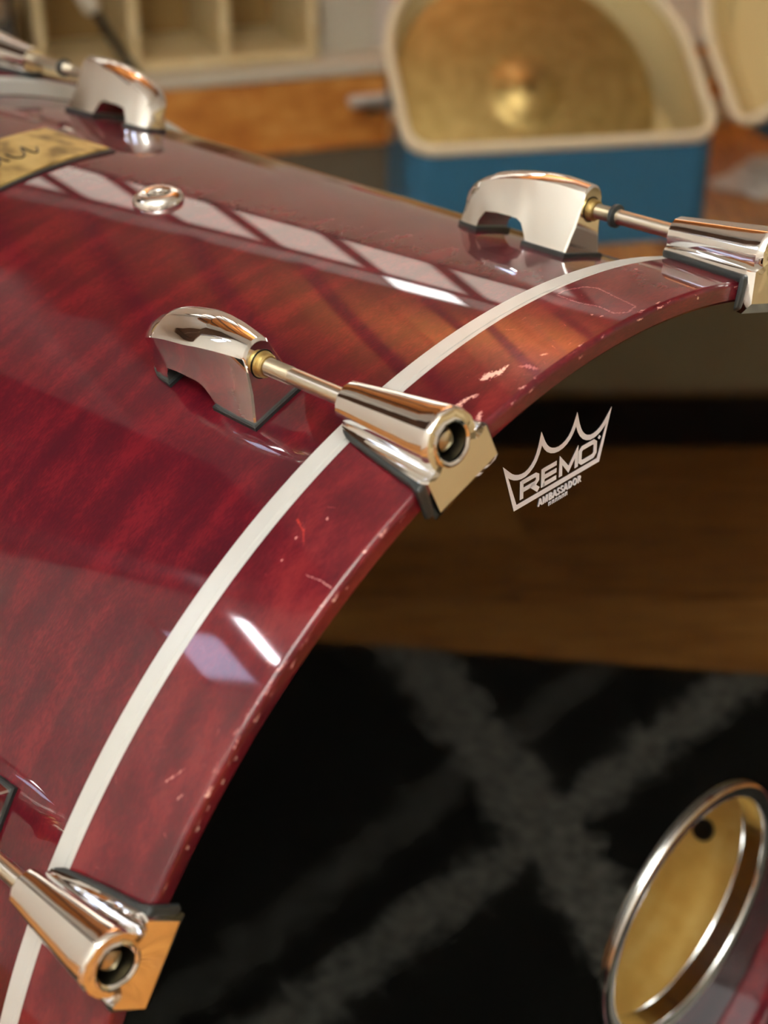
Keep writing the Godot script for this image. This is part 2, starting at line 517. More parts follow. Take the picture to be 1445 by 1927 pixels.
# ------------------------------------------------------------------ the bass drum
func build_drum() -> void:
	var root := thing("bass_drum", "burgundy lacquered bass drum with chrome lugs and black front head", "bass drum",
		Transform3D(Basis(Vector3.UP, deg_to_rad(DRUM_TURN)), Vector3(0, DRUM_Y, 0)))
	var shell_mat := lacquer(grain_image(1200, 1000, 0.44, 0.457, 11, rgb8(62, 3, 18), rgb8(75, 5, 20), rgb8(95, 11, 24), 0.5, 0.5))
	var x1 := -0.0265; var x2 := -LEN + 0.0265
	var sp := []
	for k in 9:
		sp.append(Vector2(lerpf(x1, x2, k / 8.0), SHELL_R))
	obj("shell", lathe(sp, 300).mesh(30.0, false), shell_mat, root)
	# maple inside, with the bearing edges
	var maple := wood(91, rgb8(228, 176, 84), rgb8(240, 194, 100), rgb8(246, 206, 118), 0.45, 0.9, 0.45, 0.4)
	obj("shell_lining", lathe([Vector2(x2, SHELL_R), Vector2(x2 - 0.002, SHELL_R - 0.003), Vector2(x2, 0.272), Vector2(x1, 0.272), Vector2(x1 + 0.002, SHELL_R - 0.003), Vector2(x1, SHELL_R)], 200).mesh(30.0, false), maple, root).set_meta("label", "amber maple inside of the shell")
	# hoops
	var hoop_mat := lacquer(hoop_image())
	hoop_mat.clearcoat_roughness = 0.05
	var rb := HOOP_R; var ri := 0.2826
	var hp := [Vector2(-0.037, rb), Vector2(-0.0022, rb), Vector2(-0.0011, rb - 0.0003), Vector2(-0.0003, rb - 0.0011), Vector2(0.0, rb - 0.0022), Vector2(0.0, ri + 0.0012), Vector2(-0.001, ri), Vector2(-0.037, ri)]
	var hoop := lathe(hp, 300, true).mesh(30.0)
	obj("wooden_hoop", hoop, hoop_mat, root)
	var back := Transform3D(Basis(Vector3.UP, PI), Vector3(-LEN, 0, 0))
	obj("wooden_hoop", hoop, hoop_mat, root, back)
	# aluminium rings of the heads
	var alu := mat(rgb8(198, 199, 195), 0.36, 0.35)
	alu.anisotropy_enabled = false
	var ring := lathe([Vector2(-0.0375, 0.2800), Vector2(-0.0375, 0.2884), Vector2(-0.0379, 0.2888), Vector2(-0.0407, 0.28885), Vector2(-0.0409, 0.2886), Vector2(-0.0411, 0.2886), Vector2(-0.0413, 0.28885), Vector2(-0.0474, 0.2888), Vector2(-0.0482, 0.2880), Vector2(-0.0482, 0.2800)], 300, true).mesh(16.0)
	obj("head_ring", ring, alu, root)
	obj("head_ring", ring, alu, root, back)
	build_front_head(root)
	var clear := mat(Color(0.95, 0.95, 0.93, 0.06), 0.03)
	clear.transparency = BaseMaterial3D.TRANSPARENCY_ALPHA
	var disc := Soup.new()
	for k in 96:
		disc.tri(Vector3(0, 0, 0), Vector3(0, cos(TAU * k / 96) * 0.2815, sin(TAU * k / 96) * 0.2815), Vector3(0, cos(TAU * (k + 1) / 96) * 0.2815, sin(TAU * (k + 1) / 96) * 0.2815))
	obj("batter_head", disc.mesh(30.0, false), clear, root, Transform3D(Basis.IDENTITY, Vector3(-LEN - HEAD_X, 0, 0))).set_meta("label", "clear translucent batter head")
	build_hardware(root)
	build_badge(root)
	# vent grommet
	var vent := lathe([Vector2(-0.001, 0.0118), Vector2(0.0012, 0.0118), Vector2(0.003, 0.0108), Vector2(0.0042, 0.0088), Vector2(0.0043, 0.0066), Vector2(0.0034, 0.0050), Vector2(0.001, 0.0045), Vector2(-0.001, 0.0045)], 40, true)
	obj("vent_grommet", vent.mesh(40.0), mats.chrome, root, Transform3D(Basis(Vector3.RIGHT, deg_to_rad(4.8)), Vector3.ZERO) * Transform3D(Basis(Vector3(0, 1, 0), Vector3(-1, 0, 0), Vector3(0, 0, 1)), Vector3(-0.258, SHELL_R, 0)))
	# spurs that steady the drum on the rug
	for s in [-1.0, 1.0]:
		var a: float = deg_to_rad(128.0) * s
		var top := Vector3(-0.13, cos(a) * SHELL_R, sin(a) * SHELL_R)
		var spur := obj("spur", tube([top + Vector3(-0.02, 0.03, 0.0), top + Vector3(0.0, 0.0, 0.012 * s), Vector3(-0.06, -DRUM_Y + 0.034, s * 0.34)], 0.0075, 14).mesh(40.0), mats.chrome, root)
		obj("spur_foot", tube([Vector3(-0.068, -DRUM_Y + 0.05, s * 0.335), Vector3(-0.06, -DRUM_Y + 0.019, s * 0.344)], [0.011, 0.008], 14).mesh(40.0), mats.rubber, spur)
		obj("spur_bracket", cbox(Vector3.ZERO, Vector3(0.05, 0.03, 0.035), 0.006).mesh(40.0), mats.chrome, spur, Transform3D(Basis(Vector3.RIGHT, a), Vector3.ZERO) * Transform3D(Basis.IDENTITY, Vector3(-0.13, SHELL_R + 0.012, 0)))

func build_front_head(root: Node3D) -> void:
	var film := mat(Color(0.012, 0.012, 0.013), 0.04)
	film.metallic_specular = 0.55
	var pc := Vector2(-0.097, -0.1205)          # centre of the port (y, z)
	var pr := 0.0735
	var head := Soup.new()
	var n := 160
	var inner := []; var outer := []; var fall := []
	for k in n:
		var d := Vector2(cos(TAU * k / n), sin(TAU * k / n))
		var b := pc.dot(d)
		var t := -b + sqrt(b * b - pc.length_squared() + 0.2800 * 0.2800)
		var q := pc + d * t
		inner.append(Vector3(HEAD_X, pc.x + d.x * pr, pc.y + d.y * pr))
		outer.append(Vector3(HEAD_X, q.x, q.y))
		var e := q.normalized() * 0.2822
		fall.append(Vector3(HEAD_X - 0.012, e.x, e.y))
	for k in n:
		var j := (k + 1) % n
		head.quad(inner[k], outer[k], outer[j], inner[j])
		head.quad(outer[k], fall[k], fall[j], outer[j])
	var hd := obj("front_head", head.mesh(20.0, false), film, root)
	hd.set_meta("label", "glossy black front head with white crown logo")
	# port ring
	var o := 0.0785; var i := 0.0690
	var pr_prof := [Vector2(-0.0005, o), Vector2(0.0016, o), Vector2(0.0028, o - 0.0006), Vector2(0.0034, o - 0.0018), Vector2(0.0036, o - 0.0032), Vector2(0.0030, i + 0.0022), Vector2(0.0024, i + 0.0008), Vector2(0.0010, i), Vector2(-0.009, i), Vector2(-0.0112, i - 0.0008), Vector2(-0.0120, i), Vector2(-0.0112, i + 0.0016), Vector2(-0.0005, i + 0.0022)]
	obj("port_ring", lathe(pr_prof, 120, true).mesh(35.0), mats.satin, hd, Transform3D(Basis.IDENTITY, Vector3(HEAD_X, pc.x, pc.y)))
	# screws of the lugs inside the shell
	var bolt := mat(Color(0.02, 0.02, 0.02), 0.4, 0.3)
	var screw := lathe([Vector2(-0.001, 0.0), Vector2(0.0005, 0.0072), Vector2(0.003, 0.0066), Vector2(0.004, 0.0)], 20, false)
	for k in 10:
		for dx in [-0.0835, -0.135]:
			obj("lug_screw", screw.mesh(40.0), bolt, root, Transform3D(Basis(Vector3.RIGHT, deg_to_rad(CLAW_ANGLE + 36.0 * k)), Vector3.ZERO) * Transform3D(Basis(Vector3(0, -1, 0), Vector3(1, 0, 0), Vector3(0, 0, 1)), Vector3(dx, 0.2718, 0)))
	# crown logo, in millimetres across and up
	var mm := 0.001
	var crown := []
	crown.append(Vector2(-25, -4.9)); crown.append(Vector2(25, -4.9))
	var bez := func(a: Vector2, c: Vector2, b: Vector2, k: int) -> void:
		for q in range(0, k):
			var t := float(q) / k
			crown.append(a * (1 - t) * (1 - t) + c * 2.0 * t * (1 - t) + b * t * t)
	bez.call(Vector2(31, 13.2), Vector2(26.2, 6.6), Vector2(19.5, 7.2), 6)
	bez.call(Vector2(19.5, 7.2), Vector2(12.5, 8.6), Vector2(10.4, 18.8), 6)
	bez.call(Vector2(10.4, 18.8), Vector2(7.4, 10.2), Vector2(0, 10.0), 6)
	bez.call(Vector2(0, 10.0), Vector2(-7.4, 10.2), Vector2(-10.4, 18.8), 6)
	bez.call(Vector2(-10.4, 18.8), Vector2(-12.5, 8.6), Vector2(-19.5, 7.2), 6)
	bez.call(Vector2(-19.5, 7.2), Vector2(-26.2, 6.6), Vector2(-31, 13.2), 6)
	crown.append(Vector2(-31, 13.2))
	var logo := stroke(crown, 2.1, 0.0, 0.12, true)
	var lw := 1.95
	# R E M O
	logo.add(stroke([Vector2(-21.4, -2.6), Vector2(-21.4, 5.2)], lw, 0, 0.12))
	logo.add(stroke([Vector2(-21.4, 4.4), Vector2(-13.4, 4.4), Vector2(-12.2, 3.6), Vector2(-12.2, 1.9), Vector2(-13.4, 1.0), Vector2(-21.4, 1.0)], lw * 0.95, 0, 0.12))
	logo.add(stroke([Vector2(-16.0, 1.2), Vector2(-11.6, -2.6)], lw * 1.1, 0, 0.12))
	logo.add(stroke([Vector2(-9.0, -2.6), Vector2(-9.0, 5.2)], lw, 0, 0.12))
	for y in [4.4, 1.3, -1.8]:
		logo.add(stroke([Vector2(-9.0, y), Vector2(-1.0, y)], lw * 0.95, 0, 0.12))
	logo.add(stroke([Vector2(1.6, -2.6), Vector2(1.6, 4.4), Vector2(6.4, -1.4), Vector2(11.2, 4.4), Vector2(11.2, -2.6)], lw, 0, 0.12))
	logo.add(stroke([Vector2(14.6, 4.4), Vector2(21.6, 4.4), Vector2(22.8, 3.4), Vector2(22.8, -0.8), Vector2(21.6, -1.8), Vector2(14.6, -1.8), Vector2(13.4, -0.8), Vector2(13.4, 3.4)], lw, 0, 0.12, true))
	logo.add(stroke([Vector2(24.6, 5.0), Vector2(25.2, 5.6), Vector2(25.8, 5.0), Vector2(25.2, 4.4)], 0.4, 0, 0.12, true))
	# small third line, too fine to read
	for k in 6:
		logo.add(stroke([Vector2(-5.0 + k * 2.0, -12.6), Vector2(-5.0 + k * 2.0, -11.2), Vector2(-4.0 + k * 2.0, -11.2), Vector2(-4.0 + k * 2.0, -12.6)], 0.42, 0, 0.12))
	var print_mat := mat(rgb8(244, 246, 255), 0.5)
	var at := Transform3D(Basis(Vector3(0, 0, -1), Vector3(0, 1, 0), Vector3(1, 0, 0)), Vector3(HEAD_X + 0.0001, 0.2232, 0.0212)) * Transform3D(Basis(Vector3(0, 0, 1), deg_to_rad(2.4)), Vector3.ZERO)
	var lg := obj("crown_logo", logo.moved(Transform3D(Basis.from_scale(Vector3.ONE * mm), Vector3.ZERO)).mesh(20.0), print_mat, hd, at)
	lg.set_meta("label", "white crown logo reading REMO")
	var tm := TextMesh.new()
	tm.text = "AMBASSADOR"
	var f := SystemFont.new()
	f.font_names = PackedStringArray(["Droid Sans"])
	f.font_weight = 700
	tm.font = f
	tm.font_size = 48
	tm.pixel_size = 0.001
	tm.depth = 0.005
	tm.curve_step = 1.0
	var wide: float = maxf(tm.get_aabb().size.x, 0.01)
	var k2 := 0.0262 / wide
	obj("lettering", tm, print_mat, hd, at * Transform3D(Basis.from_scale(Vector3(k2, k2 * 1.05, k2)), Vector3(0.0015, -0.0087, 0.0001)))

func build_hardware(root: Node3D) -> void:
	var lug := lug_body().mesh(29.0)
	var lgk := [lug_gasket(0).mesh(30.0), lug_gasket(1).mesh(30.0)]
	var nut := round_rod([Vector2(-0.090, 0.0), Vector2(-0.090, 0.0049), Vector2(-0.0846, 0.0049), Vector2(-0.0842, 0.0044), Vector2(-0.0838, 0.0044), Vector2(-0.0832, 0.0046), Vector2(-0.0822, 0.0044), Vector2(-0.0817, 0.0038), Vector2(-0.0817, 0.0)], 24).mesh(35.0)
	var notch := round_rod([Vector2(-0.0862, 0.0), Vector2(-0.0862, 0.0056), Vector2(-0.0848, 0.0054), Vector2(-0.0848, 0.0)], 24).mesh(35.0)
	var claw := claw_body().mesh(33.0, true)
	var cgk := claw_gasket().mesh(50.0)
	var bore := claw_bore().mesh(40.0, false)
	var rod := round_rod(rod_profile(), 18).mesh(40.0)
	var oring := round_rod([Vector2(-0.0735, 0.003), Vector2(-0.0730, 0.0049), Vector2(-0.0712, 0.0049), Vector2(-0.0707, 0.003)], 20).mesh(50.0)
	# square-topped rod end inside the claw
	var sq := Soup.new()
	var rings := []
	for e in [[-0.0092, 0.0058, 1.0], [-0.0058, 0.0056, 1.0], [-0.0050, 0.0040, 0.4], [-0.0002, 0.0038, 0.3], [0.0016, 0.0031, 0.4], [0.0023, 0.0014, 1.0]]:
		var ring := []
		for k in 16:
			var a := TAU * k / 16.0 + 0.35
			var d := Vector2(cos(a), sin(a))
			var sqr: float = 1.0 / maxf(absf(d.x), absf(d.y))
			d *= lerpf(minf(sqr, 1.28), 1.0, e[2]) * e[1]
			ring.append(Vector3(e[0], ROD_R + d.x, d.y))
		rings.append(ring)
	var bolt := loft(rings).mesh(35.0)
	for side in 2:
		for k in 10:
			var deg := CLAW_ANGLE + 36.0 * k
			var x := Transform3D(Basis(Vector3.RIGHT, deg_to_rad(deg)), Vector3.ZERO)
			if side == 1:
				x = x * Transform3D(Basis(Vector3.UP, PI), Vector3(-LEN, 0, 0))
			var l := obj("lug", lug, mats.chrome, root, x if side == 0 else x * Transform3D(Basis.IDENTITY, Vector3(-0.012, 0, 0)))
			obj("lug_gasket", lgk[0], mats.rubber, l)
			obj("lug_gasket", lgk[1], mats.rubber, l)
			obj("nut_seat", notch, mats.dark_metal, l)
			obj("swivel_nut", nut, mats.brass, l).set_meta("label", "brass swivel nut")
			var r := obj("tension_rod", rod, mats.steel, root, x)
			if k == 9:
				obj("rubber_ring", oring, mats.rubber, r)
			var c := obj("claw_hook", claw, mats.chrome, root, x)
			obj("claw_gasket", cgk, mats.rubber, c)
			obj("bore", bore, mats.bore, c)
			obj("rod_end", bolt, mats.steel, c)

func build_badge(root: Node3D) -> void:
	var plate := Soup.new()
	var rim := Soup.new()
	var n := 24
	for e in 2:
		var s: Soup = plate if e == 0 else rim
		var grow := 0.0 if e == 0 else 0.0022
		var r0 := SHELL_R + (0.0008 if e == 0 else 0.0)
		var r1 := SHELL_R + (0.0022 if e == 0 else 0.0012)
		var rings := []
		for k in n + 1:
			var a := lerpf(deg_to_rad(-1.6) - grow / SHELL_R, deg_to_rad(19.0) + grow / SHELL_R, float(k) / n)
			var d := Vector3(0, cos(a), sin(a))
			var xa := -0.3375 + grow; var xb := -0.3930 - grow
			rings.append([Vector3(xa, 0, 0) + d * r0, Vector3(xa, 0, 0) + d * (r1 - 0.0003), Vector3(xa - 0.0006, 0, 0) + d * r1, Vector3(xb + 0.0006, 0, 0) + d * r1, Vector3(xb, 0, 0) + d * (r1 - 0.0003), Vector3(xb, 0, 0) + d * r0])
		s.add(loft(rings))
	var badge := obj("badge", plate.mesh(30.0), mats.badge, root)
	badge.set_meta("label", "worn gold badge with dark script")
	obj("badge_backing", rim.mesh(30.0), mats.rubber, badge)
	# illegible script: dark raised strokes that follow the plate
	var script := Soup.new()
	var curves := []
	for w in 4:
		var line := []
		for q in 16:
			var t := q / 15.0
			line.append(Vector2(3.4 + w * 3.6 + t * 3.0 + sin(t * 9.0 + w * 1.7) * 0.5, -364.0 + sin(t * 10.0 + w * 2.1) * (7.0 - w * 0.8)))
		curves.append(line)
	for line in curves:
		var path := []
		for q in line:
			var a := deg_to_rad(q.x)
			path.append(Vector3(q.y * 0.001, cos(a) * (SHELL_R + 0.0022), sin(a) * (SHELL_R + 0.0022)))
		script.add(tube(path, 0.0006, 6))
	obj("badge_script", script.mesh(50.0), mats.dark_metal, badge)

# ------------------------------------------------------------------ background things
func arch(w: float, side: float, rc := 0.045) -> PackedVector2Array:
	var p := PackedVector2Array()
	for k in 7:
		var a := lerpf(PI, PI * 1.5, k / 6.0)
		p.append(Vector2(-w + rc + cos(a) * rc, rc + sin(a) * rc))
	for k in 7:
		var a := lerpf(PI * 1.5, TAU, k / 6.0)
		p.append(Vector2(w - rc + cos(a) * rc, rc + sin(a) * rc))
	for k in 25:
		var a := lerpf(0.0, PI, k / 24.0)
		p.append(Vector2(cos(a) * w, side + sin(a) * w))
	return p

func offset_in(p: PackedVector2Array, d: float) -> PackedVector2Array:
	var o := PackedVector2Array()
	var n := p.size()
	for i in n:
		var t := (p[(i + 1) % n] - p[(i - 1 + n) % n]).normalized()
		o.append(p[i] + Vector2(-t.y, t.x) * d)      # outline runs counter-clockwise: inward is to its left
	return o

func tray(outline: PackedVector2Array, deep: float, wall: float) -> Soup:
	var s := Soup.new()
	var i := offset_in(outline, wall)
	var n := outline.size()
	for k in n:
		var j := (k + 1) % n
		var a := outline[k]; var b := outline[j]; var c := i[k]; var d := i[j]
		s.quad(Vector3(a.x, a.y, -deep), Vector3(b.x, b.y, -deep), Vector3(b.x, b.y, 0), Vector3(a.x, a.y, 0))
		s.quad(Vector3(a.x, a.y, 0), Vector3(b.x, b.y, 0), Vector3(d.x, d.y, 0), Vector3(c.x, c.y, 0))
		s.quad(Vector3(c.x, c.y, 0), Vector3(d.x, d.y, 0), Vector3(d.x, d.y, -deep + wall), Vector3(c.x, c.y, -deep + wall))
		var m := Vector2(0, 0.15)
		s.tri(Vector3(m.x, m.y, -deep + wall), Vector3(c.x, c.y, -deep + wall), Vector3(d.x, d.y, -deep + wall))
		s.tri(Vector3(m.x, m.y, -deep), Vector3(b.x, b.y, -deep), Vector3(a.x, a.y, -deep))
	return s

func rim_band(outline: PackedVector2Array, r: float, tall: float, inset: float) -> Soup:
	var rings := []
	var o := offset_in(outline, inset)
	var n := o.size()
	for k in n + 1:
		var i := k % n
		var t := (o[(i + 1) % n] - o[(i - 1 + n) % n]).normalized()
		var nrm := Vector2(t.y, -t.x)
		var ring := []
		for q in 10:
			var a := TAU * q / 10.0
			var e := o[i] + nrm * cos(a) * r
			ring.append(Vector3(e.x, e.y, sin(a) * tall))
		rings.append(ring)
	return loft(rings, false, false)

# the case's own axes: its slanted mouth is y = rise * depth; x across, z towards the camera, floor at y = 0
func case_point(p: Vector2, up: float) -> Vector3:
	return Vector3(p.x, CASE_H + p.y * sin(CASE_TILT) + up, -p.y * cos(CASE_TILT))

const CASE_H := 0.165
const CASE_TILT := deg_to_rad(35.0)

func build_case() -> void:
	var at := Transform3D(Basis(Vector3.UP, deg_to_rad(11.0)), Vector3(0.186, 0.0, -1.825))
	var c := thing("cymbal_case", "open vintage blue round-backed case with slanted mouth and cream edging", "case", at)
	var line := arch(0.2525, 0.18)
	var inner := offset_in(line, 0.007)
	var mid := Vector2(0, 0.15)
	var blue := mat(rgb8(40, 102, 136), 0.55)
	blue.albedo_texture = tex(grain_image(256, 256, 0.2, 0.2, 71, rgb8(218, 218, 218), rgb8(236, 236, 236), rgb8(255, 255, 255), 0.8, 0.5))
	var lining := mat(rgb8(200, 180, 130), 0.9)
	var b := Soup.new(); var l := Soup.new()
	var n := line.size()
	for k in n:
		var j := (k + 1) % n
		var p0 := case_point(line[k], 0); var p1 := case_point(line[j], 0)
		var f0 := Vector3(p0.x, 0.0, p0.z); var f1 := Vector3(p1.x, 0.0, p1.z)
		var q0 := case_point(inner[k], 0); var q1 := case_point(inner[j], 0)
		var d0 := case_point(inner[k], -0.158); var d1 := case_point(inner[j], -0.158)
		b.quad(f0, f1, p1, p0)
		b.quad(p0, p1, q1, q0)
		b.quad(q0, q1, d1, d0)
		b.tri(case_point(mid, -0.158), d0, d1)
		b.tri(Vector3(0, 0, -0.12), f1, f0)
		var e0 := case_point(inner[k], -0.155); var e1 := case_point(inner[j], -0.155)
		var i0 := (case_point(mid, 0) - q0) * Vector3(1, 0, 1); var i1 := (case_point(mid, 0) - q1) * Vector3(1, 0, 1)
		i0 = i0.normalized() * 0.0015; i1 = i1.normalized() * 0.0015
		l.quad(q0 + i0 + Vector3(0, -0.004, 0), q1 + i1 + Vector3(0, -0.004, 0), e1 + i1, e0 + i0)
		l.tri(case_point(mid, -0.155), e0 + i0, e1 + i1)
	obj("case_body", b.mesh(30.0), blue, c).set_meta("label", "blue vinyl case body")
	var cream := mat(rgb8(226, 214, 184), 0.5)
	var rim := rim_band(line, 0.0085, 0.0115, 0.003)
	var slant := Transform3D(Basis(Vector3(1, 0, 0), Vector3(0, sin(CASE_TILT), -cos(CASE_TILT)), Vector3(0, cos(CASE_TILT), sin(CASE_TILT))), Vector3(0, CASE_H, 0))
	obj("edge_binding", rim.mesh(50.0), cream, c, slant).set_meta("label", "cream edge binding")
	obj("case_lining", l.mesh(30.0, false), lining, c).set_meta("label", "cream fabric lining")
	# shallow lid, hinged on the right side and swung open
	var li := offset_in(line, 0.0075)
	var hinge := slant * Transform3D(Basis.IDENTITY, Vector3(0.266, 0, 0.004)) * Transform3D(Basis(Vector3(0, 1, 0), deg_to_rad(128.0)), Vector3.ZERO) * Transform3D(Basis(Vector3(0, 1, 0), PI), Vector3(-0.266, 0, 0.012))
	var lid := obj("case_lid", tray(line, 0.07, 0.006).mesh(30.0), blue, c, hinge)
	obj("edge_binding", rim_band(line, 0.0085, 0.0115, 0.003).mesh(50.0), cream, lid)
	var l2 := Soup.new()
	for k in li.size():
		var p := li[k]; var q := li[(k + 1) % li.size()]
		l2.quad(Vector3(p.x, p.y, -0.004), Vector3(q.x, q.y, -0.004), Vector3(q.x, q.y, -0.063), Vector3(p.x, p.y, -0.063))
		l2.tri(Vector3(0, 0.15, -0.063), Vector3(p.x, p.y, -0.063), Vector3(q.x, q.y, -0.063))
	obj("lid_lining", l2.mesh(30.0, false), lining, lid)
	for y in [0.05, 0.14]:
		obj("hinge", cbox(Vector3(0.266, y, 0.004), Vector3(0.014, 0.05, 0.02), 0.003).mesh(), mats.steel, c, slant)
	obj("latch", cbox(Vector3(-0.2565, 0.09, -0.04), Vector3(0.014, 0.03, 0.05), 0.004).mesh(), mats.steel, c, slant)
	# the cymbal lying in the case
	var prof := [Vector2(0.040, 0.0085), Vector2(0.0396, 0.014), Vector2(0.0365, 0.028), Vector2(0.0300, 0.042), Vector2(0.0235, 0.052), Vector2(0.0205, 0.061)]
	var r := 0.066
	while r < 0.219:
		prof.append(Vector2(0.0198 - 0.0188 * pow((r - 0.061) / 0.16, 1.35) + 0.00012, r))
		prof.append(Vector2(0.0198 - 0.0188 * pow((r + 0.0016 - 0.061) / 0.16, 1.35) - 0.00005, r + 0.0016))
		r += 0.0032
	prof.append(Vector2(0.0, 0.222))
	var under := prof.duplicate()
	under.reverse()
	for q in under:
		prof.append(q - Vector2(0.0014, 0.0))
	var lean := deg_to_rad(50.0)
	var bronze := mat(rgb8(182, 158, 100), 0.40, 0.8)
	bronze.albedo_texture = tex(grain_image(512, 512, 0.3, 0.3, 15, rgb8(226, 222, 212), rgb8(240, 238, 232), rgb8(255, 255, 255), 0.75, 0.2))
	var cy := obj("cymbal", lathe(prof, 128, true, 3.0).mesh(14.0), bronze, self, at * Transform3D(Basis(Vector3(0, cos(lean), sin(lean)), Vector3(0, sin(lean), -cos(lean)), Vector3(-1, 0, 0)), Vector3(-0.022, 0.198, -0.172)))
	tag(cy, "bronze cymbal with raised bell lying inside the blue case", "cymbal")
func build_bench() -> void:
	var turn := Basis(Vector3.UP, deg_to_rad(19.9))
	var at := Transform3D(turn, Vector3(-0.315, 0, -2.374))
	# local x along the front, z towards the camera, origin on the front face at floor level
	var t := thing("low_bench", "low plywood bench with pale grey top standing along the wall", "bench", at)
	obj("top_board", cbox(Vector3(0, 0.148, -0.21), Vector3(2.4, 0.018, 0.44), 0.003).mesh(), mats.pale_grey, t).set_meta("label", "pale grey laminated top board")
	for k in 3:
		obj("front_panel", cbox(Vector3(-0.8 + k * 0.8, 0.069, -0.009), Vector3(0.797, 0.138, 0.018), 0.002).mesh(), mats.ply, t).set_meta("label", "orange plywood front panel")
	for x in [-1.19, 1.19]:
		obj("end_panel", cbox(Vector3(x, 0.069, -0.21), Vector3(0.018, 0.138, 0.38), 0.002).mesh(), mats.ply, t)
	# cream pigeonhole shelf on it
	var sh := thing("pigeonhole_shelf", "cream wooden pigeonhole shelf standing on the plywood bench", "shelf", at * Transform3D(Basis.IDENTITY, Vector3(-0.58, 0.157, -0.06)))
	for k in 6:
		obj("divider", cbox(Vector3(k * 0.172 - 0.172, 0.22, -0.13), Vector3(0.02, 0.40, 0.26), 0.002).mesh(), mats.cream_wood, sh)
	obj("bottom_board", cbox(Vector3(0.258, 0.0105, -0.13), Vector3(0.88, 0.018, 0.26), 0.002).mesh(), mats.cream_wood, sh)
	obj("top_board", cbox(Vector3(0.258, 0.43, -0.13), Vector3(0.9, 0.02, 0.27), 0.002).mesh(), mats.cream_wood, sh)
	obj("back_board", cbox(Vector3(0.258, 0.22, -0.267), Vector3(0.88, 0.42, 0.012), 0.002).mesh(), mats.brown_board, sh)
	# lever on the bench front, beside the case
	var la := Transform3D(Basis.IDENTITY, Vector3(0.20, 0.095, 0.0))
	var lev := obj("lever_handle", tube([Vector3(-0.055, 0.001, 0.045), Vector3(-0.05, 0.002, 0.045), Vector3(0.0, 0.004, 0.045), Vector3(0.055, 0.004, 0.045)], [0.0095, 0.012, 0.0105, 0.011], 14).mesh(50.0), mats.nickel, t, la)
	lev.set_meta("label", "chrome lever handle")
	obj("stem", tube([Vector3(0.012, 0.0, 0.045), Vector3(0.012, -0.012, 0.02), Vector3(0.012, -0.014, 0.0)], 0.009, 14).mesh(50.0), mats.nickel, lev)
	obj("rose", cbox(Vector3(0.012, -0.014, 0.003), Vector3(0.04, 0.04, 0.006), 0.003).mesh(), mats.chrome, lev)
	# boom arm leaning on the shelf
	var arm := thing("boom_arm", "black boom arm with pale collar leaning against the cream pigeonhole shelf", "stand arm", Transform3D(Basis.IDENTITY, Vector3(-0.556, 0.161, -2.322)))
	var dir := Vector3(-0.075, 0.14, 0.022).normalized()
	obj("tube", tube([Vector3.ZERO, dir * 0.5], 0.0085, 14).mesh(50.0), mats.black_metal, arm)
	obj("collar", tube([dir * 0.135, dir * 0.14, dir * 0.175, dir * 0.18], [0.012, 0.0165, 0.0165, 0.012], 16).mesh(50.0), mats.pale_grey, arm)
	obj("rubber_tip", tube([Vector3.ZERO - dir * 0.004, dir * 0.03], [0.009, 0.0105], 14).mesh(50.0), mats.rubber, arm)
	# dark hardware case at the shelf's left end
	var hc := thing("hardware_case", "dark grey hardware case with metal corners beside the cream pigeonhole shelf", "case", at * Transform3D(Basis.IDENTITY, Vector3(-0.52, 0.157, 0.045)))
	obj("case_body", cbox(Vector3(-0.06, 0.075, -0.045), Vector3(0.24, 0.15, 0.10), 0.008).mesh(), mats.dark_paint, hc)
	obj("case_lid", cbox(Vector3(-0.06, 0.181, -0.045), Vector3(0.24, 0.058, 0.10), 0.008).mesh(), mats.dark_paint, hc)
	for x in [-0.15, 0.03]:
		obj("latch", cbox(Vector3(x, 0.15, 0.008), Vector3(0.03, 0.04, 0.008), 0.002).mesh(), mats.steel, hc)
	for x in [-0.17, 0.05]:
		obj("corner_cap", cbox(Vector3(x, 0.2, -0.002), Vector3(0.024, 0.024, 0.02), 0.005).mesh(), mats.steel, hc)
	# carton beside the case
	var ca := thing("printed_carton", "red and white printed carton standing on the bench behind the blue case", "carton", at * Transform3D(Basis(Vector3.UP, deg_to_rad(-8.0)), Vector3(0.34, 0.157, -0.16)))
	obj("carton_body", cbox(Vector3(0, 0.12, 0), Vector3(0.15, 0.24, 0.08), 0.003).mesh(), mat(rgb8(206, 196, 186), 0.7), ca)
	obj("red_panel", cbox(Vector3(0.012, 0.155, 0.0405), Vector3(0.10, 0.14, 0.002), 0.0005).mesh(), mat(rgb8(206, 34, 40), 0.5), ca)
	obj("pink_panel", cbox(Vector3(0.012, 0.05, 0.0405), Vector3(0.10, 0.06, 0.002), 0.0005).mesh(), mat(rgb8(206, 128, 134), 0.5), ca)
	# second, white carton on the bench
	var wc := thing("white_carton", "plain off-white carton lying on the bench right of the cream pigeonhole shelf", "carton", at * Transform3D(Basis(Vector3.UP, deg_to_rad(4.0)), Vector3(0.195, 0.157, -0.20)))
	obj("carton_body", cbox(Vector3(0, 0.05, 0), Vector3(0.12, 0.10, 0.16), 0.004).mesh(), mat(rgb8(196, 190, 172), 0.8), wc)
	obj("carton_flap", cbox(Vector3(0, 0.103, 0.03), Vector3(0.118, 0.004, 0.09), 0.001).mesh(), mat(rgb8(206, 200, 184), 0.8), wc)
	# mat on the floor in front of the bench
	var mt := obj("floor_mat", cbox(Vector3(0, 0.004, 0), Vector3(0.95, 0.007, 0.34), 0.003).mesh(), mats.grey_felt, self, at * Transform3D(Basis.IDENTITY, Vector3(-0.1, 0, 0.20)))
	tag(mt, "dark grey felt mat on the floor along the plywood bench", "mat")
	# crumpled cloth
	var nz := noise(3, 18.0, 3)
	var rings := []
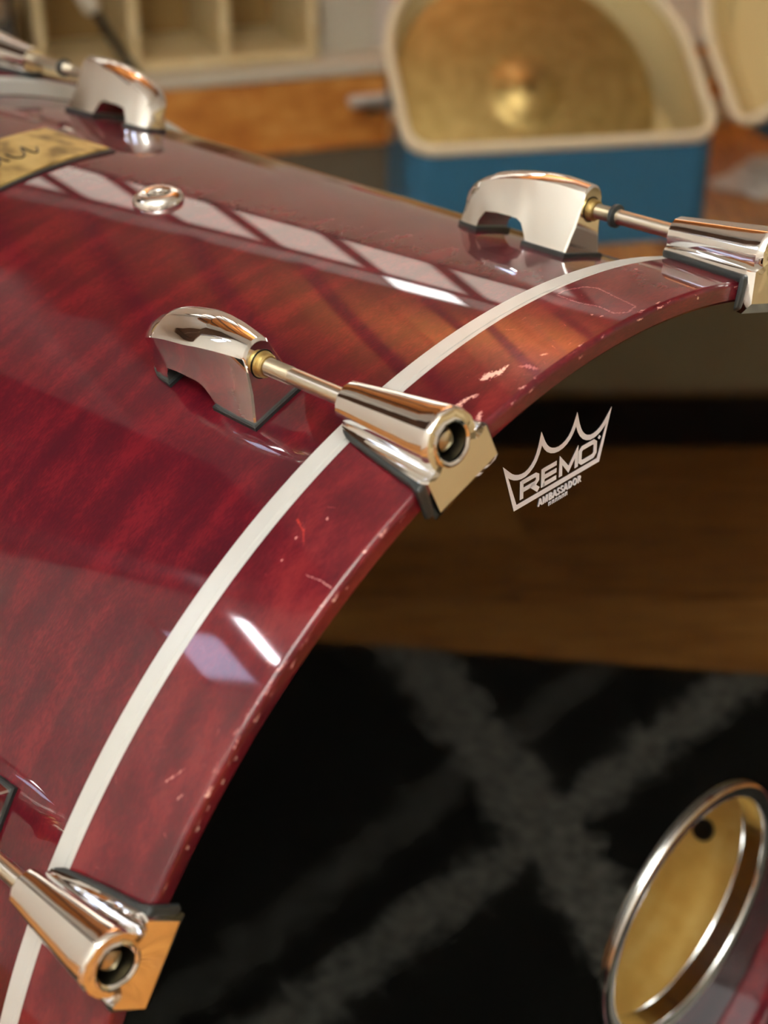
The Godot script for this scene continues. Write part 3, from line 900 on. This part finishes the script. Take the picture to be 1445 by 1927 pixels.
	for i in 15:
		var th := lerpf(0.02, PI * 0.5, i / 14.0)
		var ring := []
		for k in 28:
			var a := TAU * k / 28.0
			var d := Vector3(sin(th) * cos(a), cos(th), sin(th) * sin(a))
			var g := 1.0 + nz.get_noise_3d(d.x * 0.1, d.y * 0.1, d.z * 0.1) * 0.7 + absf(nz.get_noise_3d(d.x * 0.25 + 4.0, d.y * 0.2, d.z * 0.25)) * 0.35
			ring.append(Vector3(d.x * 0.085 * g, maxf(d.y * 0.045 * g, 0.0), d.z * 0.06 * g))
		rings.append(ring)
	rings.reverse()
	var cl := obj("cloth", loft(rings).mesh(50.0), mat(rgb8(214, 208, 200), 0.95), self, Transform3D(Basis.IDENTITY, Vector3(0.611, 0.001, -2.14)))
	tag(cl, "crumpled white cloth lying on the wooden floor beside the blue case", "cloth")

func build_sofa() -> void:
	var s := thing("sofa", "beige fabric sofa on a black plinth, mirrored in the black drum head", "sofa", Transform3D(Basis(Vector3.UP, deg_to_rad(0.0)), Vector3(1.04, 0, -0.25)))
	var fab := mat(rgb8(196, 176, 132), 0.95)
	fab.rim_enabled = true
	fab.rim = 0.3
	obj("plinth", cbox(Vector3(0.42, 0.032, 0), Vector3(0.80, 0.063, 1.7), 0.004).mesh(), mats.black_paint, s)
	obj("seat_base", cbox(Vector3(0.44, 0.17, 0), Vector3(0.88, 0.21, 1.76), 0.02).mesh(), fab, s)
	for z in [-0.42, 0.42]:
		obj("seat_cushion", cbox(Vector3(0.36, 0.345, z), Vector3(0.70, 0.14, 0.83), 0.03).mesh(), fab, s)
		obj("back_cushion", cbox(Vector3(0.66, 0.57, z), Vector3(0.18, 0.40, 0.81), 0.04).mesh(), fab, s)
	obj("backrest", cbox(Vector3(0.83, 0.46, 0), Vector3(0.16, 0.72, 1.76), 0.03).mesh(), fab, s)
	for z in [-0.94, 0.94]:
		obj("armrest", cbox(Vector3(0.44, 0.29, z), Vector3(0.88, 0.56, 0.14), 0.03).mesh(), fab, s)

func build_rug() -> void:
	var w := 1.7; var h := 2.0
	var n := 512
	var im := Image.create_empty(n, n, true, Image.FORMAT_RGB8)
	var a := noise(21, 1.0, 4); var b := noise(22, 1.0, 2)
	var turn := Transform3D(Basis(Vector3.UP, deg_to_rad(8.7)), Vector3(0.635, 0, -0.02))
	# local: x from -w to 0 (the edge); the grey lattice is dyed into the pile
	var lines := []
	var inv := turn.affine_inverse()
	var add_line := func(p: Vector3, q: Vector3, width: float, k: float) -> void:
		var pp := inv * p; var qq := inv * q
		lines.append([Vector2(pp.x, pp.z), Vector2(qq.x - pp.x, qq.z - pp.z).normalized(), width, k])
	for s in range(-6, 7):
		var o := Vector3(-0.17, 0, 0.36) * s
		add_line.call(Vector3(0.607, 0, 0.014) + o, Vector3(0.262, 0, -0.116) + o, 0.058, 1.0)
		var o2 := Vector3(0.30, 0, 0.28) * s
		add_line.call(Vector3(0.576, 0, -0.273) + o2, Vector3(0.192, 0, 0.118) + o2, 0.040, 0.9)
		add_line.call(Vector3(0.458, 0, -0.024) + o2, Vector3(0.267, 0, 0.143) + o2, 0.034, 0.32)
	for y in n:
		var lz := (float(y) / n - 0.85) * h
		for x in n:
			var lx := (float(x) / n - 1.0) * w
			var p := Vector2(lx, lz)
			var k := 0.0
			var wob := a.get_noise_2d(lx * 30.0, lz * 30.0) * 0.016 + b.get_noise_2d(lx * 140.0, lz * 140.0) * 0.012
			for l in lines:
				var d: float = absf((p - l[0]).cross(l[1])) + wob
				k = maxf(k, clampf((l[2] / 2.0 - d) / 0.008 + 0.5, 0.0, 1.0) * l[3])
			var f := b.get_noise_2d(lx * 260.0 + 9.0, lz * 260.0)
			var g := a.get_noise_2d(lx * 70.0 + 5.0, lz * 70.0)
			var v := lerpf(0.016 + 0.008 * f, 0.19 + 0.16 * g + 0.07 * f, k)
			im.set_pixel(x, y, Color(v, v * 1.0, v * 0.86).linear_to_srgb())
	var m := mat(Color.WHITE, 1.0)
	m.albedo_texture = tex(im)
	m.metallic_specular = 0.1
	m.heightmap_enabled = false
	# pile: a low bumpy sheet with bound edges
	var s := Soup.new()
	var nx := 70; var nz := 80
	var ht := noise(40, 1.0, 2)
	var at := func(i: int, j: int) -> Vector3:
		var lx := (float(i) / nx - 1.0) * w; var lz := (float(j) / nz - 0.85) * h
		var e := 0.0 if (i == 0 or j == 0 or i == nx or j == nz) else 1.0
		return Vector3(lx, 0.001 + e * (0.005 + ht.get_noise_2d(lx * 40.0, lz * 40.0) * 0.0015), lz)
	for i in nx:
		for j in nz:
			var ua := Vector2(float(i) / nx, float(j) / nz); var ub := Vector2(float(i + 1) / nx, float(j + 1) / nz)
			s.quad(at.call(i, j), at.call(i, j + 1), at.call(i + 1, j + 1), at.call(i + 1, j), ua, Vector2(ua.x, ub.y), ub, Vector2(ub.x, ua.y))
	var rug := obj("rug", s.mesh(60.0, false), m, self, turn)
	tag(rug, "charcoal rug with pale grey lattice lines under the bass drum", "rug")

# ------------------------------------------------------------------ the room
func box_mesh(lo: Vector3, hi: Vector3, ch := 0.002) -> ArrayMesh:
	return cbox((lo + hi) / 2.0, hi - lo, ch).mesh()

func build_room() -> void:
	var X0 := -1.9; var X1 := 2.6; var Z0 := -3.5; var Z1 := 2.3; var H := 2.5
	var white := mat(rgb8(234, 233, 228), 0.9)
	# floor of planks
	var fl := Node3D.new()
	fl.name = "floor"
	add_child(fl)
	tag(fl, "orange-brown wooden plank floor", "", "", "structure")
	obj("subfloor", box_mesh(Vector3(X0 - 0.1, -0.1, Z0 - 0.1), Vector3(X1 + 0.1, -0.014, Z1 + 0.1)), mats.black_paint, fl)
	var rng := RandomNumberGenerator.new()
	rng.seed = 8
	var pw := 0.125
	var kinds := []
	for k in 4:
		kinds.append(cbox(Vector3.ZERO, Vector3(pw - 0.002, 0.014, 1.16), 0.0012))
		for i in kinds[k].v.size():                    # grain along the plank, a different stretch of it on each kind
			kinds[k].t[i] = Vector2(kinds[k].v[i].z / 1.2 + k * 0.27, kinds[k].v[i].x / 0.3 + k * 0.23)
		kinds[k] = kinds[k].mesh()
	var tones := [mats.floor_a, mats.floor_b, mats.floor_c]
	var x := X0 + pw / 2.0
	var row := 0
	while x < X1 - pw / 2.0:
		var z := Z0 - 0.3 - (row % 3) * 0.37
		while z < Z1 + 0.5:
			if z + 0.58 > Z0 - 0.05 and z - 0.58 < Z1 + 0.05:
				obj("plank", kinds[rng.randi() % 4], tones[rng.randi() % 3], fl, Transform3D(Basis.IDENTITY, Vector3(x, -0.007, z)))
			z += 1.162
		x += pw
		row += 1
	# walls
	var W := 0.1
	# left wall with a window opening
	var wz0 := -0.24; var wz1 := -0.02; var wy0 := 1.68; var wy1 := 1.98
	var lw := Soup.new()
	lw.add(cbox(Vector3(X0 - W / 2, wy0 / 2, (Z0 + Z1) / 2), Vector3(W, wy0, Z1 - Z0 + 0.2), 0.0))
	lw.add(cbox(Vector3(X0 - W / 2, (wy1 + H + 0.1) / 2, (Z0 + Z1) / 2), Vector3(W, H + 0.1 - wy1, Z1 - Z0 + 0.2), 0.0))
	lw.add(cbox(Vector3(X0 - W / 2, (wy0 + wy1) / 2, (Z0 - 0.1 + wz0) / 2), Vector3(W, wy1 - wy0, wz0 - Z0 + 0.1), 0.0))
	lw.add(cbox(Vector3(X0 - W / 2, (wy0 + wy1) / 2, (Z1 + 0.1 + wz1) / 2), Vector3(W, wy1 - wy0, Z1 + 0.1 - wz1), 0.0))
	struct("wall_left", lw.mesh(), white, "off-white plaster wall with a small window")
	var win := Node3D.new()
	win.name = "window_1"
	add_child(win)
	tag(win, "small white framed window high in the left wall", "", "", "structure")
	var wf := Soup.new()
	for z in [wz0 + 0.015, wz1 - 0.015]:
		wf.add(cbox(Vector3(X0 - 0.03, (wy0 + wy1) / 2, z), Vector3(0.05, wy1 - wy0, 0.03), 0.003))
	for y in [wy0 + 0.015, wy1 - 0.015]:
		wf.add(cbox(Vector3(X0 - 0.03, y, (wz0 + wz1) / 2), Vector3(0.05, 0.03, wz1 - wz0), 0.003))
	obj("window_frame", wf.mesh(), mats.pale_grey, win)
	var glass := mat(Color(0.95, 0.97, 1.0, 0.12), 0.02)
	glass.transparency = BaseMaterial3D.TRANSPARENCY_ALPHA
	obj("pane", box_mesh(Vector3(X0 - 0.034, wy0, wz0), Vector3(X0 - 0.03, wy1, wz1), 0.0), glass, win)
	# far wall with a row of frosted clerestory panes between dark posts
	var py0 := 1.80; var py1 := 2.28; var pz := Z0
	var fw := Soup.new()
	var px0 := -1.62; var step := 0.335; var np := 6
	var px1 := px0 + step * np
	fw.add(cbox(Vector3((X0 + X1) / 2, py0 / 2, Z0 - W / 2), Vector3(X1 - X0 + 0.2, py0, W), 0.0))
	fw.add(cbox(Vector3((X0 + X1) / 2, (py1 + H + 0.1) / 2, Z0 - W / 2), Vector3(X1 - X0 + 0.2, H + 0.1 - py1, W), 0.0))
	fw.add(cbox(Vector3((X0 - 0.1 + px0) / 2, (py0 + py1) / 2, Z0 - W / 2), Vector3(px0 - X0 + 0.1, py1 - py0, W), 0.0))
	fw.add(cbox(Vector3((X1 + 0.1 + px1) / 2, (py0 + py1) / 2, Z0 - W / 2), Vector3(X1 + 0.1 - px1, py1 - py0, W), 0.0))
	struct("wall_back", fw.mesh(), white, "off-white plaster wall below a row of high windows")
	var cw := Node3D.new()
	cw.name = "window_2"
	add_child(cw)
	tag(cw, "row of frosted high windows between dark wooden posts", "", "", "structure")
	var frost := mat(rgb8(238, 234, 226), 0.4)
	frost.emission_enabled = true
	frost.emission = Color(1.0, 0.96, 0.90)
	frost.emission_energy_multiplier = 1.7
	for k in np:
		obj("pane", box_mesh(Vector3(px0 + k * step + 0.03, py0 + 0.02, pz - 0.05), Vector3(px0 + (k + 1) * step - 0.03, py1 - 0.02, pz - 0.04)), frost, cw)
	for k in np + 1:
		obj("post", box_mesh(Vector3(px0 + k * step - 0.035, py0 - 0.03, pz - 0.06), Vector3(px0 + k * step + 0.035, py1 + 0.03, pz + 0.02), 0.004), mats.dark_wood, cw)
	for y in [py0, py1]:
		obj("rail", box_mesh(Vector3(px0, y - 0.025, pz - 0.06), Vector3(px1, y + 0.025, pz + 0.016), 0.004), mats.dark_wood, cw)
	struct("wall_right", box_mesh(Vector3(X1, 0, Z0 - 0.1), Vector3(X1 + W, H + 0.1, Z1 + 0.1)), white, "off-white plaster wall")
	struct("wall_front", box_mesh(Vector3(X0 - 0.1, 0, Z1), Vector3(X1 + 0.1, H + 0.1, Z1 + W)), white, "off-white plaster wall")
	var cl := struct("ceiling", box_mesh(Vector3(X0 - 0.1, H, Z0 - 0.1), Vector3(X1 + 0.1, H + 0.1, Z1 + 0.1)), white, "white ceiling with wooden boards")
	# wooden boards under the ceiling
	var bx := -1.86
	var bi := 0
	while bx < 2.5:
		var zend := clampf(-1.75 + 1.91 * (bx + 1.51), Z0 + 0.4, -1.25)
		var bm := cbox(Vector3.ZERO, Vector3(0.188, 0.03, zend - Z0), 0.004)
		for i in bm.v.size():
			bm.t[i] = Vector2(bm.v[i].z / 1.2 + bi * 0.31, bm.v[i].x / 0.3 + bi * 0.23)
		obj("ceiling_board", bm.mesh(), [mats.board_a, mats.board_b][bi % 2], cl, Transform3D(Basis.IDENTITY, Vector3(bx, H - 0.016, (Z0 + zend) / 2)))
		if bi % 2 == 0:
			obj("ceiling_batten", cbox(Vector3.ZERO, Vector3(0.045, 0.04, zend - Z0), 0.003).mesh(), mats.dark_wood, cl, Transform3D(Basis.IDENTITY, Vector3(bx + 0.097, H - 0.05, (Z0 + zend) / 2)))
		bx += 0.194
		bi += 1
	# dark wall cabinet on the left wall
	var wc := thing("wall_cabinet", "dark stained wall cabinet hung high on the left wall", "cabinet", Transform3D(Basis.IDENTITY, Vector3(X0, 1.28, -0.72)))
	obj("carcass", box_mesh(Vector3(0.002, 0, -0.34), Vector3(0.30, 1.1, 0.34), 0.004), mats.dark_wood, wc)
	for s in [-1.0, 1.0]:
		var d := obj("door", cbox(Vector3(0.31, 0.55, s * 0.17), Vector3(0.018, 1.08, 0.33), 0.004).mesh(), mats.dark_wood, wc)
		obj("knob", tube([Vector3(0.319, 0.3, s * 0.03), Vector3(0.335, 0.3, s * 0.03), Vector3(0.34, 0.3, s * 0.03)], [0.006, 0.012, 0.008], 14).mesh(40.0), mats.steel, d)

# a lamp: glowing panels and lights of the same size in front of them; local -z is the way the main light goes
func panel_lamp(called: String, label: String, at: Transform3D, size: Vector2, radiance: float, color: Color, shine: float, back_radiance := 0.0, cord := 0.0) -> void:
	var t := thing(called, label, "lamp", at)
	obj("housing", cbox(Vector3(0, 0, 0.018), Vector3(size.x + 0.03, size.y + 0.03, 0.03), 0.004).mesh(), mats.pale_grey, t)
	var g := mat(Color(0.9, 0.9, 0.9), 0.5)
	g.emission_enabled = true
	g.emission = color
	g.emission_energy_multiplier = shine
	for e in ([[0.0, radiance, PI], [0.036, back_radiance, 0.0]] if back_radiance > 0.0 else [[0.0, radiance, PI]]):
		obj("diffuser", cbox(Vector3(0, 0, e[0]), Vector3(size.x, size.y, 0.006), 0.001).mesh(), g, t)
		var l := AreaLight3D.new()
		l.name = "light"
		l.area_size = size
		l.light_color = color
		l.light_energy = e[1] * size.x * size.y / PI
		l.area_range = 12.0
		l.area_attenuation = 2.0
		l.shadow_enabled = true
		l.rotation.y = 0.0 if e[2] > 0.0 else PI
		l.position = Vector3(0, 0, e[0] + (-0.006 if e[2] > 0.0 else 0.006))
		t.add_child(l, true)
	if cord > 0.0:
		for x in [-0.5, 0.5]:
			obj("cord", tube([Vector3(size.x * x * 0.8, 0, 0.03), Vector3(size.x * x * 0.8, 0, 0.03 + cord)], 0.003, 8).mesh(), mats.dark_metal, t)

func _ready() -> void:
	# camera: 52 mm equivalent, looking 28.9 degrees down
	var cam := Camera3D.new()
	cam.name = "camera"
	cam.near = 0.02
	cam.far = 30.0
	cam.position = Vector3(-0.09777, 0.79730, 0.50544)
	cam.rotation_degrees = Vector3(-28.855, 0, 0)
	var ca := CameraAttributesPhysical.new()
	ca.frustum_focal_length = 51.466
	ca.frustum_focus_distance = 0.55
	ca.frustum_near = 0.02
	ca.frustum_far = 30.0
	ca.exposure_aperture = 8.0
	cam.attributes = ca
	cam.fov = 37.556
	add_child(cam)
	cam.current = true
	var we := WorldEnvironment.new()
	we.name = "world"
	var env := Environment.new()
	env.background_mode = Environment.BG_SKY
	var sky := Sky.new()
	var sm := ProceduralSkyMaterial.new()
	sm.sky_top_color = Color(0.74, 0.80, 0.93)
	sm.sky_horizon_color = Color(0.90, 0.93, 1.0)
	sm.ground_bottom_color = Color(0.35, 0.35, 0.33)
	sm.ground_horizon_color = Color(0.6, 0.62, 0.62)
	sm.sky_energy_multiplier = 3.0
	sky.sky_material = sm
	env.sky = sky
	env.tonemap_mode = Environment.TONE_MAPPER_LINEAR
	env.tonemap_exposure = 1.0
	env.sdfgi_enabled = true
	env.ssao_enabled = true
	env.ssil_enabled = true
	we.environment = env
	add_child(we)

	mats.chrome = mat(Color(0.93, 0.925, 0.91), 0.045, 1.0)
	mats.steel = mat(rgb8(206, 198, 180), 0.28, 1.0)
	mats.brass = mat(rgb8(196, 172, 112), 0.38, 1.0)
	mats.badge = mat(rgb8(200, 176, 112), 0.45, 0.6)
	mats.badge.albedo_texture = tex(grain_image(256, 256, 0.1, 0.1, 5, rgb8(150, 140, 120), rgb8(232, 226, 214), rgb8(255, 255, 255), 1.0, 0.05))
	mats.badge.uv1_triplanar = true
	mats.badge.uv1_scale = Vector3.ONE * 12.0
	mats.rubber = mat(rgb8(38, 42, 42), 0.42)
	mats.satin = mat(Color(0.86, 0.86, 0.85), 0.13, 1.0)
	mats.nickel = mat(rgb8(218, 216, 210), 0.35, 0.35)
	mats.bore = mat(rgb8(120, 116, 100), 0.3, 1.0)
	mats.dark_metal = mat(rgb8(40, 38, 34), 0.35, 0.8)
	mats.dark_paint = mat(rgb8(46, 46, 42), 0.6)
	mats.black_paint = mat(rgb8(18, 18, 18), 0.5)
	mats.black_metal = mat(rgb8(34, 34, 32), 0.35, 0.2)
	mats.pale_grey = mat(rgb8(206, 200, 182), 0.55)
	mats.cream_wood = wood(61, rgb8(206, 182, 132), rgb8(218, 196, 148), rgb8(228, 208, 164), 0.6, 0.6, 0.3)
	mats.brown_board = mat(rgb8(150, 118, 66), 0.8)
	mats.ply = wood(62, rgb8(176, 104, 38), rgb8(204, 132, 56), rgb8(222, 156, 80), 0.55, 0.5, 0.5, 0.6)
	mats.grey_felt = mat(rgb8(86, 84, 70), 1.0)
	mats.dark_wood = wood(63, rgb8(52, 30, 18), rgb8(66, 40, 24), rgb8(82, 52, 32), 0.5)
	mats.floor_a = wood(64, rgb8(142, 88, 36), rgb8(174, 112, 50), rgb8(194, 132, 64), 0.35)
	mats.floor_b = wood(65, rgb8(156, 98, 40), rgb8(188, 124, 56), rgb8(206, 146, 74), 0.35)
	mats.floor_c = wood(66, rgb8(128, 76, 30), rgb8(160, 100, 42), rgb8(184, 122, 56), 0.35)
	mats.board_a = wood(67, rgb8(160, 92, 36), rgb8(190, 118, 52), rgb8(210, 140, 68), 0.5)
	mats.board_b = wood(68, rgb8(148, 84, 32), rgb8(178, 106, 46), rgb8(200, 128, 60), 0.5)

	var down := Basis(Vector3.RIGHT, -PI / 2.0)
	var lamp_color := Color(0.99, 0.99, 0.975)
	panel_lamp("added_fill_pendant", "added square white fill lamp hung unseen behind the photographer to brighten ceiling and walls", Transform3D(down, Vector3(-0.45, 2.0, 1.3)), Vector2(0.8, 0.8), 8.5, lamp_color, 2.0, 52.0, 0.44)  # added, unseen lamp; its strong upward side brightens the ceiling and walls
	panel_lamp("strip_lamp", "short white pendant strip lamp hanging above the low bench", Transform3D(down, Vector3(-0.14, 1.84, -2.45)), Vector2(0.16, 0.2), 9.0, lamp_color, 3.0, 270.0, 0.6)
	panel_lamp("wall_lamp", "short tube lamp on the left wall above the small window", Transform3D(Basis(Vector3.UP, -PI / 2.0), Vector3(-1.86, 2.04, -0.20)), Vector2(0.16, 0.05), 60.0, Color(0.98, 0.97, 1.0), 6.0)

	build_room()
	build_rug()
	build_drum()
	build_case()
	build_bench()
	build_sofa()
